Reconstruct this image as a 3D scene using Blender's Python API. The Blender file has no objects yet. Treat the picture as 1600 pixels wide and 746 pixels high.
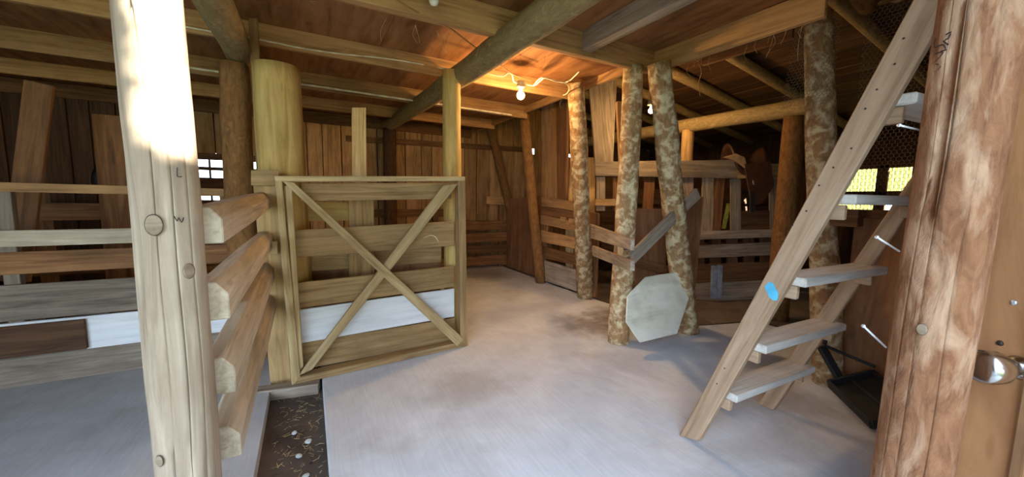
import bpy, bmesh, math, random
from mathutils import Vector, Matrix, noise
random.seed(7)
SC = bpy.context.scene
COL = SC.collection
V = Vector
# ------------------------------------------------------------------ camera
F = 580.0; H = 1.4
YAW, PIT, ROLL = math.radians(-28.7), math.radians(6.0), math.radians(0.8)
CAMR = (Matrix.Rotation(YAW, 3, 'Z') @ Matrix.Rotation(math.pi/2-PIT, 3, 'X') @ Matrix.Rotation(ROLL, 3, 'Z'))
CAM = V((0, 0, H))
cd = bpy.data.cameras.new('camera'); co = bpy.data.objects.new('camera', cd); COL.objects.link(co)
cd.sensor_width = 36; cd.lens = 36*F/1600; cd.clip_start = 0.02; cd.clip_end = 300
co.matrix_world = Matrix.Translation(CAM) @ CAMR.to_4x4()
SC.camera = co
# ------------------------------------------------------------------ sky, sun, exposure
w = bpy.data.worlds.new('sky'); SC.world = w; w.use_nodes = True
nt = w.node_tree; nt.nodes.clear()
bg = nt.nodes.new('ShaderNodeBackground'); bg.inputs[0].default_value = (0.60, 0.77, 1.0, 1); bg.inputs[1].default_value = 4.6
wo = nt.nodes.new('ShaderNodeOutputWorld')
nt.links.new(bg.outputs[0], wo.inputs[0])
SUN = V((0.30, -0.90, 0.27)).normalized()          # towards the sun
sd = bpy.data.lights.new('sun', 'SUN'); sd.energy = 30.0; sd.angle = math.radians(0.3); sd.color = (1, 0.95, 0.84)
so = bpy.data.objects.new('sun', sd); COL.objects.link(so); so.rotation_euler = SUN.to_track_quat('Z', 'Y').to_euler()
SC.view_settings.view_transform = 'Standard'; SC.view_settings.look = 'None'
SC.view_settings.exposure = 0.9; SC.view_settings.gamma = 1.0; SC.view_settings.use_curve_mapping = False

# ------------------------------------------------------------------ pixel of the photo -> point on a plane of the barn
def ray(px, py): return CAMR @ V(((px-800)/F, (373-py)/F, -1.0))
def atZ(p, z=0.0): d = ray(*p); return CAM + d*((z-H)/d.z)
def atX(p, x): d = ray(*p); return CAM + d*(x/d.x)
def atY(p, y): d = ray(*p); return CAM + d*(y/d.y)
def atD(p, dep): return CAM + ray(*p)*dep
FWD = V((math.sin(-YAW), math.cos(-YAW), 0)); RGT = V((math.cos(-YAW), -math.sin(-YAW), 0))
UP = V((0, 0, 1)); EX = V((1, 0, 0)); EY = V((0, 1, 0))

# ------------------------------------------------------------------ materials
def lin(c):
    return tuple(((v/255)/12.92 if v/255 <= .04045 else ((v/255+.055)/1.055)**2.4) for v in c) + (1,)
def newmat(name):
    m = bpy.data.materials.new(name); m.use_nodes = True
    n = m.node_tree; b = n.nodes['Principled BSDF']
    return m, n, b
def N(n, t, **kw):
    x = n.nodes.new(t)
    for k, v in kw.items(): setattr(x, k, v)
    return x
def ramp(n, fac, stops):
    r = N(n, 'ShaderNodeValToRGB'); n.links.new(fac, r.inputs[0])
    e = r.color_ramp.elements
    while len(e) > len(stops): e.remove(e[-1])
    while len(e) < len(stops): e.new(0.5)
    for i, (p, c) in enumerate(stops): e[i].position = p; e[i].color = c
    return r
def nz(n, vec, scale, detail=4, rough=.55, dist=0.0):
    x = N(n, 'ShaderNodeTexNoise'); x.inputs['Scale'].default_value = scale; x.inputs['Detail'].default_value = detail
    x.inputs['Roughness'].default_value = rough; x.inputs['Distortion'].default_value = dist
    n.links.new(vec, x.inputs['Vector']); return x
def mixc(n, fac, a, b, mode='MIX'):
    x = N(n, 'ShaderNodeMix', data_type='RGBA', blend_type=mode)
    if isinstance(fac, (int, float)): x.inputs[0].default_value = fac
    else: n.links.new(fac, x.inputs[0])
    for s, i in ((a, 6), (b, 7)):
        if isinstance(s, tuple): x.inputs[i].default_value = s
        else: n.links.new(s, x.inputs[i])
    return x.outputs[2]
def coords(n, scale=(1, 1, 1)):
    tc = N(n, 'ShaderNodeTexCoord'); oi = N(n, 'ShaderNodeObjectInfo')
    mu = N(n, 'ShaderNodeMath', operation='MULTIPLY'); mu.inputs[1].default_value = 37.0; n.links.new(oi.outputs['Random'], mu.inputs[0])
    ad = N(n, 'ShaderNodeVectorMath', operation='ADD'); n.links.new(tc.outputs['Object'], ad.inputs[0]); n.links.new(mu.outputs[0], ad.inputs[1])
    mp = N(n, 'ShaderNodeMapping'); mp.inputs['Scale'].default_value = scale; n.links.new(ad.outputs[0], mp.inputs[0])
    return mp.outputs[0], ad.outputs[0], oi.outputs['Random']
def bump(n, b, h, s, d=.01):
    x = N(n, 'ShaderNodeBump'); x.inputs['Strength'].default_value = s; x.inputs['Distance'].default_value = d
    n.links.new(h, x.inputs['Height']); n.links.new(x.outputs[0], b.inputs['Normal'])
def wood(name, dark, mid, light, stain=.35, rough=.75, var=.25, grain=26, staincol=(70, 55, 42)):
    m, n, b = newmat(name)
    g, o, rnd = coords(n, (1.6, grain, grain))
    a = nz(n, g, 1.0, 6, .62, .8)
    r = ramp(n, a.outputs[0], [(.28, lin(dark)), (.5, lin(mid)), (.74, lin(light))])
    s = nz(n, o, 2.3, 5, .6, .3)
    sr = ramp(n, s.outputs[0], [(.45, (0, 0, 0, 1)), (.72, (stain,)*3+(1,))])
    c = mixc(n, sr.outputs[0], r.outputs[0], lin(staincol))
    kg, _, _ = coords(n, (2.2, 9, 9))                                  # knots
    vo = N(n, 'ShaderNodeTexVoronoi'); vo.inputs['Scale'].default_value = 1.0; n.links.new(kg, vo.inputs['Vector'])
    kr = ramp(n, vo.outputs['Distance'], [(.05, (.55,)*3+(1,)), (.12, (0, 0, 0, 1))])
    c = mixc(n, kr.outputs[0], c, lin(dark))
    hs = N(n, 'ShaderNodeHueSaturation'); n.links.new(c, hs.inputs['Color'])
    mr = N(n, 'ShaderNodeMapRange'); mr.inputs[3].default_value = 1-var; mr.inputs[4].default_value = 1+var; n.links.new(rnd, mr.inputs[0])
    n.links.new(mr.outputs[0], hs.inputs['Value']); n.links.new(hs.outputs[0], b.inputs['Base Color'])
    b.inputs['Roughness'].default_value = rough; b.inputs['Specular IOR Level'].default_value = .25
    bump(n, b, a.outputs[0], .35, .004)
    return m
def bark(name, c1, c2, spot, spotamt, var=.15, sscale=None):
    m, n, b = newmat(name)
    g, o, rnd = coords(n, (11, 30, 30))
    a = nz(n, g, 1.0, 8, .7, .8)
    r = ramp(n, a.outputs[0], [(.3, lin(c1)), (.68, lin(c2))])
    s = nz(n, o, 13.0, 5, .6, .4) if sscale is None else nz(n, coords(n, sscale)[0], 1.0, 6, .62, .5)
    sr = ramp(n, s.outputs[0], [(1-spotamt-.07, (0, 0, 0, 1)), (1-spotamt+.09, (.9, .9, .9, 1))])
    c = mixc(n, sr.outputs[0], r.outputs[0], lin(spot))
    hs = N(n, 'ShaderNodeHueSaturation'); n.links.new(c, hs.inputs['Color'])
    mr = N(n, 'ShaderNodeMapRange'); mr.inputs[3].default_value = 1-var; mr.inputs[4].default_value = 1+var; n.links.new(rnd, mr.inputs[0])
    n.links.new(mr.outputs[0], hs.inputs['Value']); n.links.new(hs.outputs[0], b.inputs['Base Color'])
    b.inputs['Roughness'].default_value = .9; b.inputs['Specular IOR Level'].default_value = .15
    bump(n, b, a.outputs[0], .8, .012)
    return m
def plain(name, c, rough=.6, metal=0, noiseamt=.15, scale=12):
    m, n, b = newmat(name)
    g, o, rnd = coords(n)
    a = nz(n, o, scale, 4)
    d = tuple(v*(1-noiseamt) for v in c); l = tuple(min(255, v*(1+noiseamt)) for v in c)
    r = ramp(n, a.outputs[0], [(.3, lin(d)), (.7, lin(l))]); n.links.new(r.outputs[0], b.inputs['Base Color'])
    b.inputs['Roughness'].default_value = rough; b.inputs['Metallic'].default_value = metal
    return m
def concrete(name, base, light, stain, sx=1.2, amt=.5, spots=()):
    m, n, b = newmat(name)
    tc = N(n, 'ShaderNodeTexCoord'); mp = N(n, 'ShaderNodeMapping'); n.links.new(tc.outputs['Object'], mp.inputs[0])
    a = nz(n, mp.outputs[0], 3.0, 8, .62, .4)
    r = ramp(n, a.outputs[0], [(.3, lin(base)), (.7, lin(light))])
    s = nz(n, mp.outputs[0], sx, 6, .6, .6)
    sr = ramp(n, s.outputs[0], [(.52, (0, 0, 0, 1)), (.72, (amt,)*3+(1,))])
    c = mixc(n, sr.outputs[0], r.outputs[0], lin(stain))
    for (cx, cy, rad, col, k) in spots:                                  # stains with a place of their own
        dn = N(n, 'ShaderNodeVectorMath', operation='DISTANCE'); geo = N(n, 'ShaderNodeNewGeometry')
        n.links.new(geo.outputs['Position'], dn.inputs[0]); dn.inputs[1].default_value = (cx, cy, 0)
        wn = nz(n, geo.outputs['Position'], 5.0, 6, .65); ml = N(n, 'ShaderNodeMath', operation='MULTIPLY_ADD'); n.links.new(wn.outputs[0], ml.inputs[0]); ml.inputs[1].default_value = rad*1.6; n.links.new(dn.outputs['Value'], ml.inputs[2])
        sp_ = ramp(n, ml.outputs[0], [(min(.99, rad*1.1), (k,)*3+(1,)), (min(1, rad*2.0), (0, 0, 0, 1))]); c = mixc(n, sp_.outputs[0], c, lin(col))
    m2 = N(n, 'ShaderNodeMapping'); m2.inputs['Rotation'].default_value = (0, 0, .35); m2.inputs['Scale'].default_value = (4, 60, 1); n.links.new(tc.outputs['Object'], m2.inputs[0])
    st = nz(n, m2.outputs[0], 1.0, 3)                                   # broom strokes
    stc = ramp(n, st.outputs[0], [(.35, (.92, .92, .92, 1)), (.65, (1, 1, 1, 1))])
    c = mixc(n, 1.0, c, stc.outputs[0], 'MULTIPLY')
    n.links.new(c, b.inputs['Base Color']); b.inputs['Roughness'].default_value = .85; b.inputs['Specular IOR Level'].default_value = .3
    bump(n, b, st.outputs[0], .25, .004)
    return m
M = {}
M['pine'] = wood('pine', (150, 112, 66), (192, 152, 98), (216, 180, 124), .25)
M['pale_peeled'] = wood('pale_peeled', (128, 108, 86), (164, 144, 122), (190, 172, 148), .45, var=.0, grain=24, staincol=(122, 100, 80))
M['_old_red'] = wood('red_peeled', (96, 58, 40), (150, 104, 78), (192, 154, 130), .7, var=.0, grain=16, staincol=(104, 62, 42))
M['yellow_peeled'] = wood('yellow_peeled', (164, 126, 62), (200, 164, 96), (218, 188, 122), .2, var=.05, grain=16)
M['grey_wood'] = wood('grey_wood', (104, 92, 78), (146, 130, 112), (176, 160, 140), .35)
M['rail_wood'] = wood('rail_wood', (160, 142, 118), (198, 180, 154), (220, 204, 180), .25, var=.1)
M['gate_wood'] = wood('gate_wood', (150, 122, 80), (188, 160, 112), (210, 184, 138), .3, var=.12)
M['gate_plank'] = wood('gate_plank', (130, 98, 60), (170, 136, 90), (192, 158, 110), .35, var=.15)
M['brown'] = wood('brown', (88, 58, 34), (128, 88, 54), (156, 112, 72), .4)
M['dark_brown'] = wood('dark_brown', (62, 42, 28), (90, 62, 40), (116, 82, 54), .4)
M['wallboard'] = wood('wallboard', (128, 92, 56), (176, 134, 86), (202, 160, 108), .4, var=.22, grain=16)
M['deck'] = wood('deck', (112, 72, 40), (150, 102, 62), (172, 124, 80), .3, var=.12, grain=9)
M['joist'] = wood('joist', (136, 98, 58), (178, 134, 86), (200, 158, 106), .35)
M['step'] = wood('step', (178, 170, 156), (210, 204, 192), (228, 222, 212), .25, var=.08)
M['stringer'] = wood('stringer', (142, 112, 84), (176, 146, 116), (196, 168, 138), .25, var=.05, staincol=(112, 86, 64))
M['plywood'] = wood('plywood', (118, 78, 50), (150, 104, 70), (172, 126, 88), .4, var=.1, grain=8)
M['door_wood'] = wood('door_wood', (150, 104, 66), (184, 134, 90), (202, 154, 108), .3, var=.0, grain=8)
M['knot'] = wood('knot', (112, 92, 74), (146, 126, 104), (168, 148, 124), .3, var=.0, grain=60)
M['grey_ply'] = wood('grey_ply', (208, 200, 174), (230, 223, 200), (240, 234, 216), .45, var=.05, grain=7, staincol=(112, 104, 80))
M['white_board'] = wood('white_board', (214, 214, 212), (234, 234, 232), (244, 244, 242), .1, var=.02, staincol=(170, 160, 150))
M['bark_lichen'] = bark('bark_lichen', (122, 90, 58), (178, 140, 98), (216, 200, 160), .47)
M['bark_brown'] = bark('bark_brown', (104, 70, 40), (156, 112, 66), (190, 142, 84), .3)
M['bark_grey'] = bark('bark_grey', (124, 104, 70), (168, 144, 100), (190, 168, 122), .34)
M['bark_dark'] = bark('bark_dark', (52, 36, 24), (92, 66, 44), (116, 88, 60), .3)
M['red_peeled'] = bark('red_peeled', (112, 72, 48), (160, 114, 82), (186, 150, 120), .47, 0, (4.5, 15, 15))
M['concrete'] = concrete('concrete', (206, 209, 214), (228, 231, 236), (172, 164, 156), 1.1, .55, ((2.75, 3.15, .42, (120, 106, 94), .75), (3.3, 3.2, .45, (112, 98, 86), .8), (3.0, 1.35, .3, (140, 132, 124), .6), (2.9, 6.2, .5, (120, 108, 98), .6), (1.0, 2.5, .3, (178, 172, 164), .6)))
M['concrete_stall'] = concrete('concrete_stall', (176, 176, 176), (200, 200, 202), (150, 142, 134), 1.6, .4)
M['dirt'] = concrete('dirt', (70, 58, 50), (106, 92, 82), (52, 42, 36), 6.0, .7)
M['stall_dirt'] = concrete('stall_dirt', (86, 72, 62), (122, 108, 98), (60, 50, 44), 2.0, .7)
M['grass'] = concrete('grass', (84, 100, 52), (128, 136, 80), (120, 110, 80), .6, .6)
M['black'] = plain('black', (22, 24, 28), .65)
M['tyre'] = plain('tyre', (20, 19, 18), .6)
M['wire'] = plain('wire', (226, 212, 180), .5)
M['cord'] = plain('cord', (150, 116, 70), .9)
M['porcelain'] = plain('porcelain', (212, 208, 190), .35)
M['steel'] = plain('steel', (196, 194, 190), .22, 1.0, .05)
M['nail'] = plain('nail', (214, 216, 220), .3, .6, .05)
M['iron'] = plain('iron', (70, 62, 56), .6, .7)
M['straw'] = plain('straw', (190, 168, 120), .8)
M['web'] = plain('web', (150, 134, 104), .9)
M['wiremesh'] = plain('wiremesh', (112, 100, 82), .6, .4)
M['blue'] = plain('blue', (92, 190, 226), .7, 0, .08)
M['ink'] = plain('ink', (44, 32, 28), .8)
M['chalk'] = plain('chalk', (214, 200, 164), .9)
M['leather'] = plain('leather', (70, 42, 26), .45)
M['sheepskin'] = plain('sheepskin', (168, 134, 96), .95)
M['metal_stand'] = plain('metal_stand', (142, 152, 166), .5, .3)
M['yellow'] = plain('yellow', (216, 190, 70), .6)
M['white_plastic'] = plain('white_plastic', (220, 220, 214), .5)
M['stone'] = plain('stone', (186, 192, 190), .8, 0, .2)
M['leaf'] = plain('leaf', (66, 92, 44), .7, 0, .3, 3)
def glow(name, c, s):
    m, n, b = newmat(name); b.inputs['Base Color'].default_value = lin(c)
    b.inputs['Emission Color'].default_value = lin(c); b.inputs['Emission Strength'].default_value = s; return m
M['bulb'] = glow('bulb', (255, 206, 130), 14.0)
def transl(name, c):
    m, n, b = newmat(name)
    t = N(n, 'ShaderNodeBsdfTranslucent'); t.inputs[0].default_value = lin(c)
    mx = N(n, 'ShaderNodeMixShader'); mx.inputs[0].default_value = .75
    b.inputs['Base Color'].default_value = lin(c)
    n.links.new(b.outputs[0], mx.inputs[1]); n.links.new(t.outputs[0], mx.inputs[2]); n.links.new(mx.outputs[0], n.nodes['Material Output'].inputs[0]); return m
M['yellow_panel'] = transl('yellow_panel', (190, 180, 104))

# ------------------------------------------------------------------ builders
def tag(o, label=None, cat=None, group=None, kind=None):
    if label: o['label'] = label
    if cat: o['category'] = cat
    if group: o['group'] = group
    if kind: o['kind'] = kind
    return o
def empty(name, loc, label, cat, group=None, kind=None):
    o = bpy.data.objects.new(name, None); COL.objects.link(o); o.location = loc; o.empty_display_size = .1
    return tag(o, label, cat, group, kind)
def wloc(o):
    p = V((0, 0, 0))
    while o is not None: p += o.get('_w', None) and V((0, 0, 0)) or o.matrix_basis.translation; o = o.parent
    return p
WM = {}
def link(name, me, mw, parent=None, mat=None):
    o = bpy.data.objects.new(name, me); COL.objects.link(o)
    if mat is not None and not me.materials: me.materials.append(M[mat] if isinstance(mat, str) else mat)
    WM[o.name] = mw
    if parent is not None:
        pm = WM.get(parent.name) or Matrix.Translation(parent.location)
        o.parent = parent; o.matrix_basis = pm.inverted() @ mw
    else: o.matrix_basis = mw
    return o
def frame(x, y, origin):
    x = x.normalized(); z = x.cross(y).normalized(); y = z.cross(x)
    m = Matrix((x, y, z)).transposed().to_4x4(); m.translation = origin; return m
def to_mesh(name, bm, smooth=False):
    bmesh.ops.recalc_face_normals(bm, faces=bm.faces)
    me = bpy.data.meshes.new(name); bm.to_mesh(me); bm.free()
    if smooth:
        for p in me.polygons: p.use_smooth = True
    return me
def prism(name, pts, tv, mat, parent=None, bev=.004):
    """flat outline pts, extruded by the vector tv; local x runs along the longest edge"""
    pts = [V(p) for p in pts]; n = len(pts)
    e = max(((pts[(i+1) % n]-pts[i]) for i in range(n)), key=lambda v: v.length)
    c = sum(pts, V((0, 0, 0)))/n
    mw = frame(e, tv.cross(e), c); inv = mw.inverted()
    bm = bmesh.new()
    a = [bm.verts.new(inv @ p) for p in pts]; b = [bm.verts.new(inv @ (p+tv)) for p in pts]
    bm.faces.new(a); bm.faces.new(b[::-1])
    for i in range(n): bm.faces.new((a[i], b[i], b[(i+1) % n], a[(i+1) % n]))
    if bev: bmesh.ops.bevel(bm, geom=bm.edges[:], offset=bev, segments=1, affect='EDGES')
    return link(name, to_mesh(name, bm), mw, parent, mat)
def board(name, p0, p1, wd, th, side, mat, parent=None, bev=.004):
    """plank between two centre points; side = direction of its width"""
    p0, p1 = V(p0), V(p1); x = (p1-p0); mw = frame(x, V(side), (p0+p1)/2); L = x.length
    bm = bmesh.new(); j = lambda s: random.uniform(-s, s)
    vs = [bm.verts.new((sx*L/2, sy*wd/2*(1+j(.03)), sz*th/2)) for sx in (-1, 1) for sy in (-1, 1) for sz in (-1, 1)]
    for f in ((0, 1, 3, 2), (4, 6, 7, 5), (0, 4, 5, 1), (2, 3, 7, 6), (0, 2, 6, 4), (1, 5, 7, 3)): bm.faces.new([vs[i] for i in f])
    if bev: bmesh.ops.bevel(bm, geom=bm.edges[:], offset=min(bev, th*.25), segments=1, affect='EDGES')
    return link(name, to_mesh(name, bm), mw, parent, mat)
def qY(name, y, c, th, mat, parent=None, y2=None):
    """plank whose outline is given by 4 corners (tl, tr, br, bl) seen in the vertical plane Y=y (Y=y2 at its right end)"""
    y2 = y if y2 is None else y2
    pts = [atY(c[0], y), atY(c[1], y2), atY(c[2], y2), atY(c[3], y)]
    return prism(name, pts, V((0, th, 0)), mat, parent)
def qX(name, x, c, th, mat, parent=None):
    return prism(name, [atX(p, x) for p in c], V((th, 0, 0)), mat, parent)
def qD(name, d, c, th, mat, parent=None):
    return prism(name, [atD(p, d) for p in c], FWD*th, mat, parent)
def log(name, p0, p1, r0, r1, mat, parent=None, sides=14, segs=12, rough=.06, bend=.02, cracks=(), seed=None, flat_end=True):
    p0, p1 = V(p0), V(p1); x = p1-p0; L = x.length
    mw = frame(x, EY if abs(x.normalized().y) < .9 else EX, p0); bm = bmesh.new()
    sd_ = random.uniform(0, 100) if seed is None else seed
    angs = [2*math.pi*i/sides for i in range(sides)]
    ca = set()
    for a0, dep in cracks:
        for k, off in enumerate((-.016, 0, .016)): angs.append(a0+off); ca.add((round(a0+off, 5), dep if k == 1 else 0))
    cr = dict(ca); angs.sort(); n = len(angs); rings = []
    bx, by = random.uniform(-1, 1)*bend*L*.3, random.uniform(-1, 1)*bend*L*.3
    for s in range(segs+1):
        t = s/segs; r = r0+(r1-r0)*t
        ox = math.sin(t*math.pi)*bx; oy = math.sin(t*math.pi)*by
        ring = []
        for a in angs:
            q = V((math.cos(a)*1.2, math.sin(a)*1.2, t*L*2.2+sd_))
            rr = r*(1+rough*noise.noise(q)*1.6+rough*.5*noise.noise(q*3.1))
            dep = cr.get(round(a, 5), 0)
            wob = .05*math.sin(t*9+sd_)+.03*math.sin(t*23)
            aa = a+(wob if round(a, 5) in cr else 0)
            rr -= dep*(0.55+.45*math.sin(t*7+a*3))
            ring.append(bm.verts.new((t*L, ox+rr*math.cos(aa), oy+rr*math.sin(aa))))
        rings.append(ring)
    for s in range(segs):
        for i in range(n): bm.faces.new((rings[s][i], rings[s][(i+1) % n], rings[s+1][(i+1) % n], rings[s+1][i]))
    bm.faces.new(rings[0][::-1]); bm.faces.new(rings[-1])
    me = to_mesh(name, bm)
    for p in me.polygons: p.use_smooth = len(p.vertices) == 4
    return link(name, me, mw, parent, mat)
def tube(name, pts, r, mat, parent=None, sides=6, closed_bm=None, smooth_n=6):
    """round cord through points (Catmull-Rom)"""
    P = [V(p) for p in pts]; Q = []
    for i in range(len(P)-1):
        a, b, c, d = P[max(i-1, 0)], P[i], P[i+1], P[min(i+2, len(P)-1)]
        for k in range(smooth_n):
            t = k/smooth_n
            Q.append(.5*((2*b)+(c-a)*t+(2*a-5*b+4*c-d)*t*t+(3*b-a-3*c+d)*t**3))
    Q.append(P[-1]); o = Q[0]; bm = bmesh.new() if closed_bm is None else closed_bm; rings = []
    for i, q in enumerate(Q):
        t = (Q[min(i+1, len(Q)-1)]-Q[max(i-1, 0)]).normalized()
        u = t.cross(UP if abs(t.z) < .9 else EX).normalized(); v_ = t.cross(u)
        base = q-o if closed_bm is None else q
        rings.append([bm.verts.new(base+(u*math.cos(2*math.pi*k/sides)+v_*math.sin(2*math.pi*k/sides))*r) for k in range(sides)])
    for i in range(len(rings)-1):
        for k in range(sides): bm.faces.new((rings[i][k], rings[i][(k+1) % sides], rings[i+1][(k+1) % sides], rings[i+1][k]))
    bm.faces.new(rings[0]); bm.faces.new(rings[-1][::-1])
    if closed_bm is not None: return
    return link(name, to_mesh(name, bm, True), Matrix.Translation(o), parent, mat)
def lathe(name, prof, mw, mat, parent=None, sides=20):
    bm = bmesh.new(); rings = []
    for z, r in prof: rings.append([bm.verts.new((r*math.cos(2*math.pi*k/sides), r*math.sin(2*math.pi*k/sides), z)) for k in range(sides)])
    for i in range(len(rings)-1):
        for k in range(sides): bm.faces.new((rings[i][k], rings[i][(k+1) % sides], rings[i+1][(k+1) % sides], rings[i+1][k]))
    bm.faces.new(rings[0][::-1]); bm.faces.new(rings[-1])
    return link(name, to_mesh(name, bm, True), mw, parent, mat)

# ================================================================== THE SETTING
def slab(name, pts, z0, z1, mat, label):
    o = prism(name, [V((x, y, z0)) for x, y in pts], V((0, 0, z1-z0)), mat, None, .008)
    return tag(o, label, 'floor', None, 'structure')
g = slab('ground', [(-40, -40), (40, -40), (40, 40), (-40, 40)], -.4, -.12, 'grass', 'grassy ground around the barn')
slab('floor_dirt', [(-4.3, -.6), (8.7, -.6), (8.7, 7.2), (-4.3, 7.2)], -.3, -.07, 'dirt', 'bare dark dirt strip littered with straw beside the slab')
slab('floor', [(.04, -1.2), (3.56, -1.2), (3.56, .75), (4.75, .8), (4.6, 2.36), (3.62, 2.62), (3.52, 4.2), (3.55, 7.15), (.04, 7.15)], -.085, 0, 'concrete', 'pale swept concrete slab of the barn aisle')
slab('floor_stall', [(-4.3, -1.2), (-.27, -1.2), (-.30, 3.3), (-.30, 7.15), (-4.3, 7.15)], -.085, 0, 'concrete_stall', 'bluish grey concrete slab of the stall behind the rail fence')
slab('floor_right', [(3.5, .85), (8.6, .85), (8.6, 7.15), (3.62, 7.15), (3.60, 2.66), (4.7, 2.42), (4.82, .85)], -.065, -.012, 'stall_dirt', 'dark trampled floor of the lean-to stalls')
random.seed(11)
# back wall: upright planks
wb = empty('wall_back', (0, 7.1, 0), 'rear barn wall of upright brown planks', 'wall', None, 'structure')
x = -4.3; kk = 0
while x < 8.6:
    wd = random.uniform(.19, .34); x1 = x+wd; kk += 1; gap = .014 if x < 3.3 else -.003
    top = 2.80 if x < 2.8 else 3.46-.18*(x-4)
    if x1 > -1.5 and x < -.62: segs = [(-.02, 1.22), (2.02, top)]
    elif 4.15 < x+wd/2 < 4.5: segs = [(-.02, 2.40), (2.52, top)]
    elif 5.1 < x+wd/2 < 5.55: segs = [(-.02, 2.40), (2.47, top)]
    else: segs = [(-.02, top+random.uniform(-.03, 0))]
    yy = 7.1+random.uniform(-.012, .008)
    for z0, z1 in segs:
        board('plank', (x+wd/2, yy, z0), (x+wd/2, yy, z1), wd-gap, .024, EX, 'dark_brown' if x < -1.7 else 'wallboard', wb)  # left planks coloured darker: the dim bay's shade is put into their colour
    x = x1
for a_, b_, z0, z1 in ((-4.3, -1.52, -.05, 2.8), (-1.52, -.6, -.05, 1.2), (-1.52, -.6, 2.03, 2.8), (-.6, 3.6, -.05, 2.8)):
    hp = [V((a_, 7.125, z1)), V((b_, 7.125, z1)), V((b_, 7.125, z0)), V((a_, 7.125, z0))]
    prism('backing_sheet', hp, V((0, .012, 0)), 'dark_brown', wb, 0)  # added dark sheet, blocks daylight so the gaps between planks stay dark
board('nailer', (-4.3, 7.05, 2.70), (2.9, 7.05, 2.70), .18, .04, UP, 'brown', wb)
board('nailer', (.6, 7.055, 2.40), (4.3, 7.055, 2.48), .1, .04, UP, 'brown', wb)
board('nailer', (-4.3, 7.05, 1.12), (2.7, 7.05, 1.12), .14, .04, UP, 'brown', wb)
# slatted opening in the back wall
w1 = empty('window_1', (-1.1, 7.1, 1.2), 'slatted opening letting daylight in through the rear wall', 'window', None, 'structure')
for (za, zb) in ((2.02, 1.925), (1.82, 1.77), (1.665, 1.44), (1.33, 1.27)):
    board('slat', (-1.56, 7.08, (za+zb)/2), (-.58, 7.08, (za+zb)/2), za-zb, .03, UP, 'dark_brown', w1)
board('mullion', (-1.275, 7.11, 1.22), (-1.275, 7.11, 2.02), .025, .03, EX, 'dark_brown', w1)
board('mullion', (-.93, 7.11, 1.22), (-.93, 7.11, 2.02), .05, .03, EX, 'dark_brown', w1)
for xx in (-1.53, -.62): board('jamb', (xx, 7.09, 1.2), (xx, 7.09, 2.04), .06, .05, EX, 'dark_brown', w1)
# side walls
def plank_wall_x(name, X, y0, y1, ztop, mat, label, skip=None):
    e = empty(name, (X, (y0+y1)/2, 0), label, 'wall', None, 'structure'); y = y0
    while y < y1:
        wd = min(random.uniform(.17, .28), y1-y+.001)
        segs = [(-.02, ztop)]
        if skip and skip[0] < y+wd/2 < skip[1]: segs = [(-.02, skip[2]), (skip[3], ztop)]
        for a, b in segs: board('plank', (X, y+wd/2, a), (X, y+wd/2, b), wd+.004, .024, EY, mat, e)
        y += wd
    return e
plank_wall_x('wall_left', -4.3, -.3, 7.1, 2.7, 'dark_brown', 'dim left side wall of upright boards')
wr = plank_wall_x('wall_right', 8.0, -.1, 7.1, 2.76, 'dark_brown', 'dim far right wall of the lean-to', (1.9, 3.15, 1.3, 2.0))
# front wall right of the door post
wf = empty('wall_front', (4, .1, 0), 'front wall planks right of the door post', 'wall', None, 'structure'); x = 1.62
while x < 8:
    board('plank', (x+.11, .16, -.02), (x+.11, .16, 3.46-.18*(x-4)), .215, .024, EX, 'brown', wf); x += .22
# corrugated yellow window panes on the far right wall
w2 = empty('window_2', (8.0, 2.5, 1.3), 'yellow corrugated window panes in the far right wall', 'window', None, 'structure')
def corr(y0, y1, z0, z1):
    bm = bmesh.new(); n = max(4, int((y1-y0)/.012)); a = []
    for i in range(n+1):
        y = (y1-y0)*i/n; dx = .012*math.sin(i*1.57); a.append((bm.verts.new((dx, y, 0)), bm.verts.new((dx, y, z1-z0))))
    for i in range(n): bm.faces.new((a[i][0], a[i+1][0], a[i+1][1], a[i][1]))
    return link('pane', to_mesh('pane', bm, True), Matrix.Translation((8.03, y0, z0)), w2, 'yellow_panel')
pA, pB = atX((1321, 265), 8.0), atX((1369, 299), 8.0); pC, pD = atX((1391, 264), 8.0), atX((1424, 299), 8.0)
pE, pF = atX((1308, 315), 8.0), atX((1361, 327), 8.0)
for a, b in ((pA, pB), (pC, pD), (pE, pF)): corr(min(a.y, b.y)-.02, max(a.y, b.y)+.02, b.z-.02, a.z+.02)
board('mullion', (7.97, (pB.y+pC.y)/2, 1.28), (7.97, (pB.y+pC.y)/2, 2.02), abs(pB.y-pC.y), .05, EY, 'dark_brown', w2)
board('mullion', (7.97, 1.85, (pB.z+pE.z)/2), (7.97, 3.2, (pB.z+pE.z)/2), pB.z-pE.z, .05, UP, 'dark_brown', w2)
board('frame', (7.97, 1.85, 2.02), (7.97, 3.2, 2.02), .1, .05, UP, 'dark_brown', w2)
board('frame', (7.97, 1.85, pF.z-.06), (7.97, 3.2, pF.z-.06), .1, .05, UP, 'dark_brown', w2)
board('frame', (7.96, max(pA.y, pE.y)+.13, 1.25), (7.96, max(pA.y, pE.y)+.13, 2.05), .26, .04, EY, 'dark_brown', w2)
board('frame', (7.96, pD.y-.1, 1.25), (7.96, pD.y-.1, 2.05), .2, .04, EY, 'dark_brown', w2)
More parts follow.
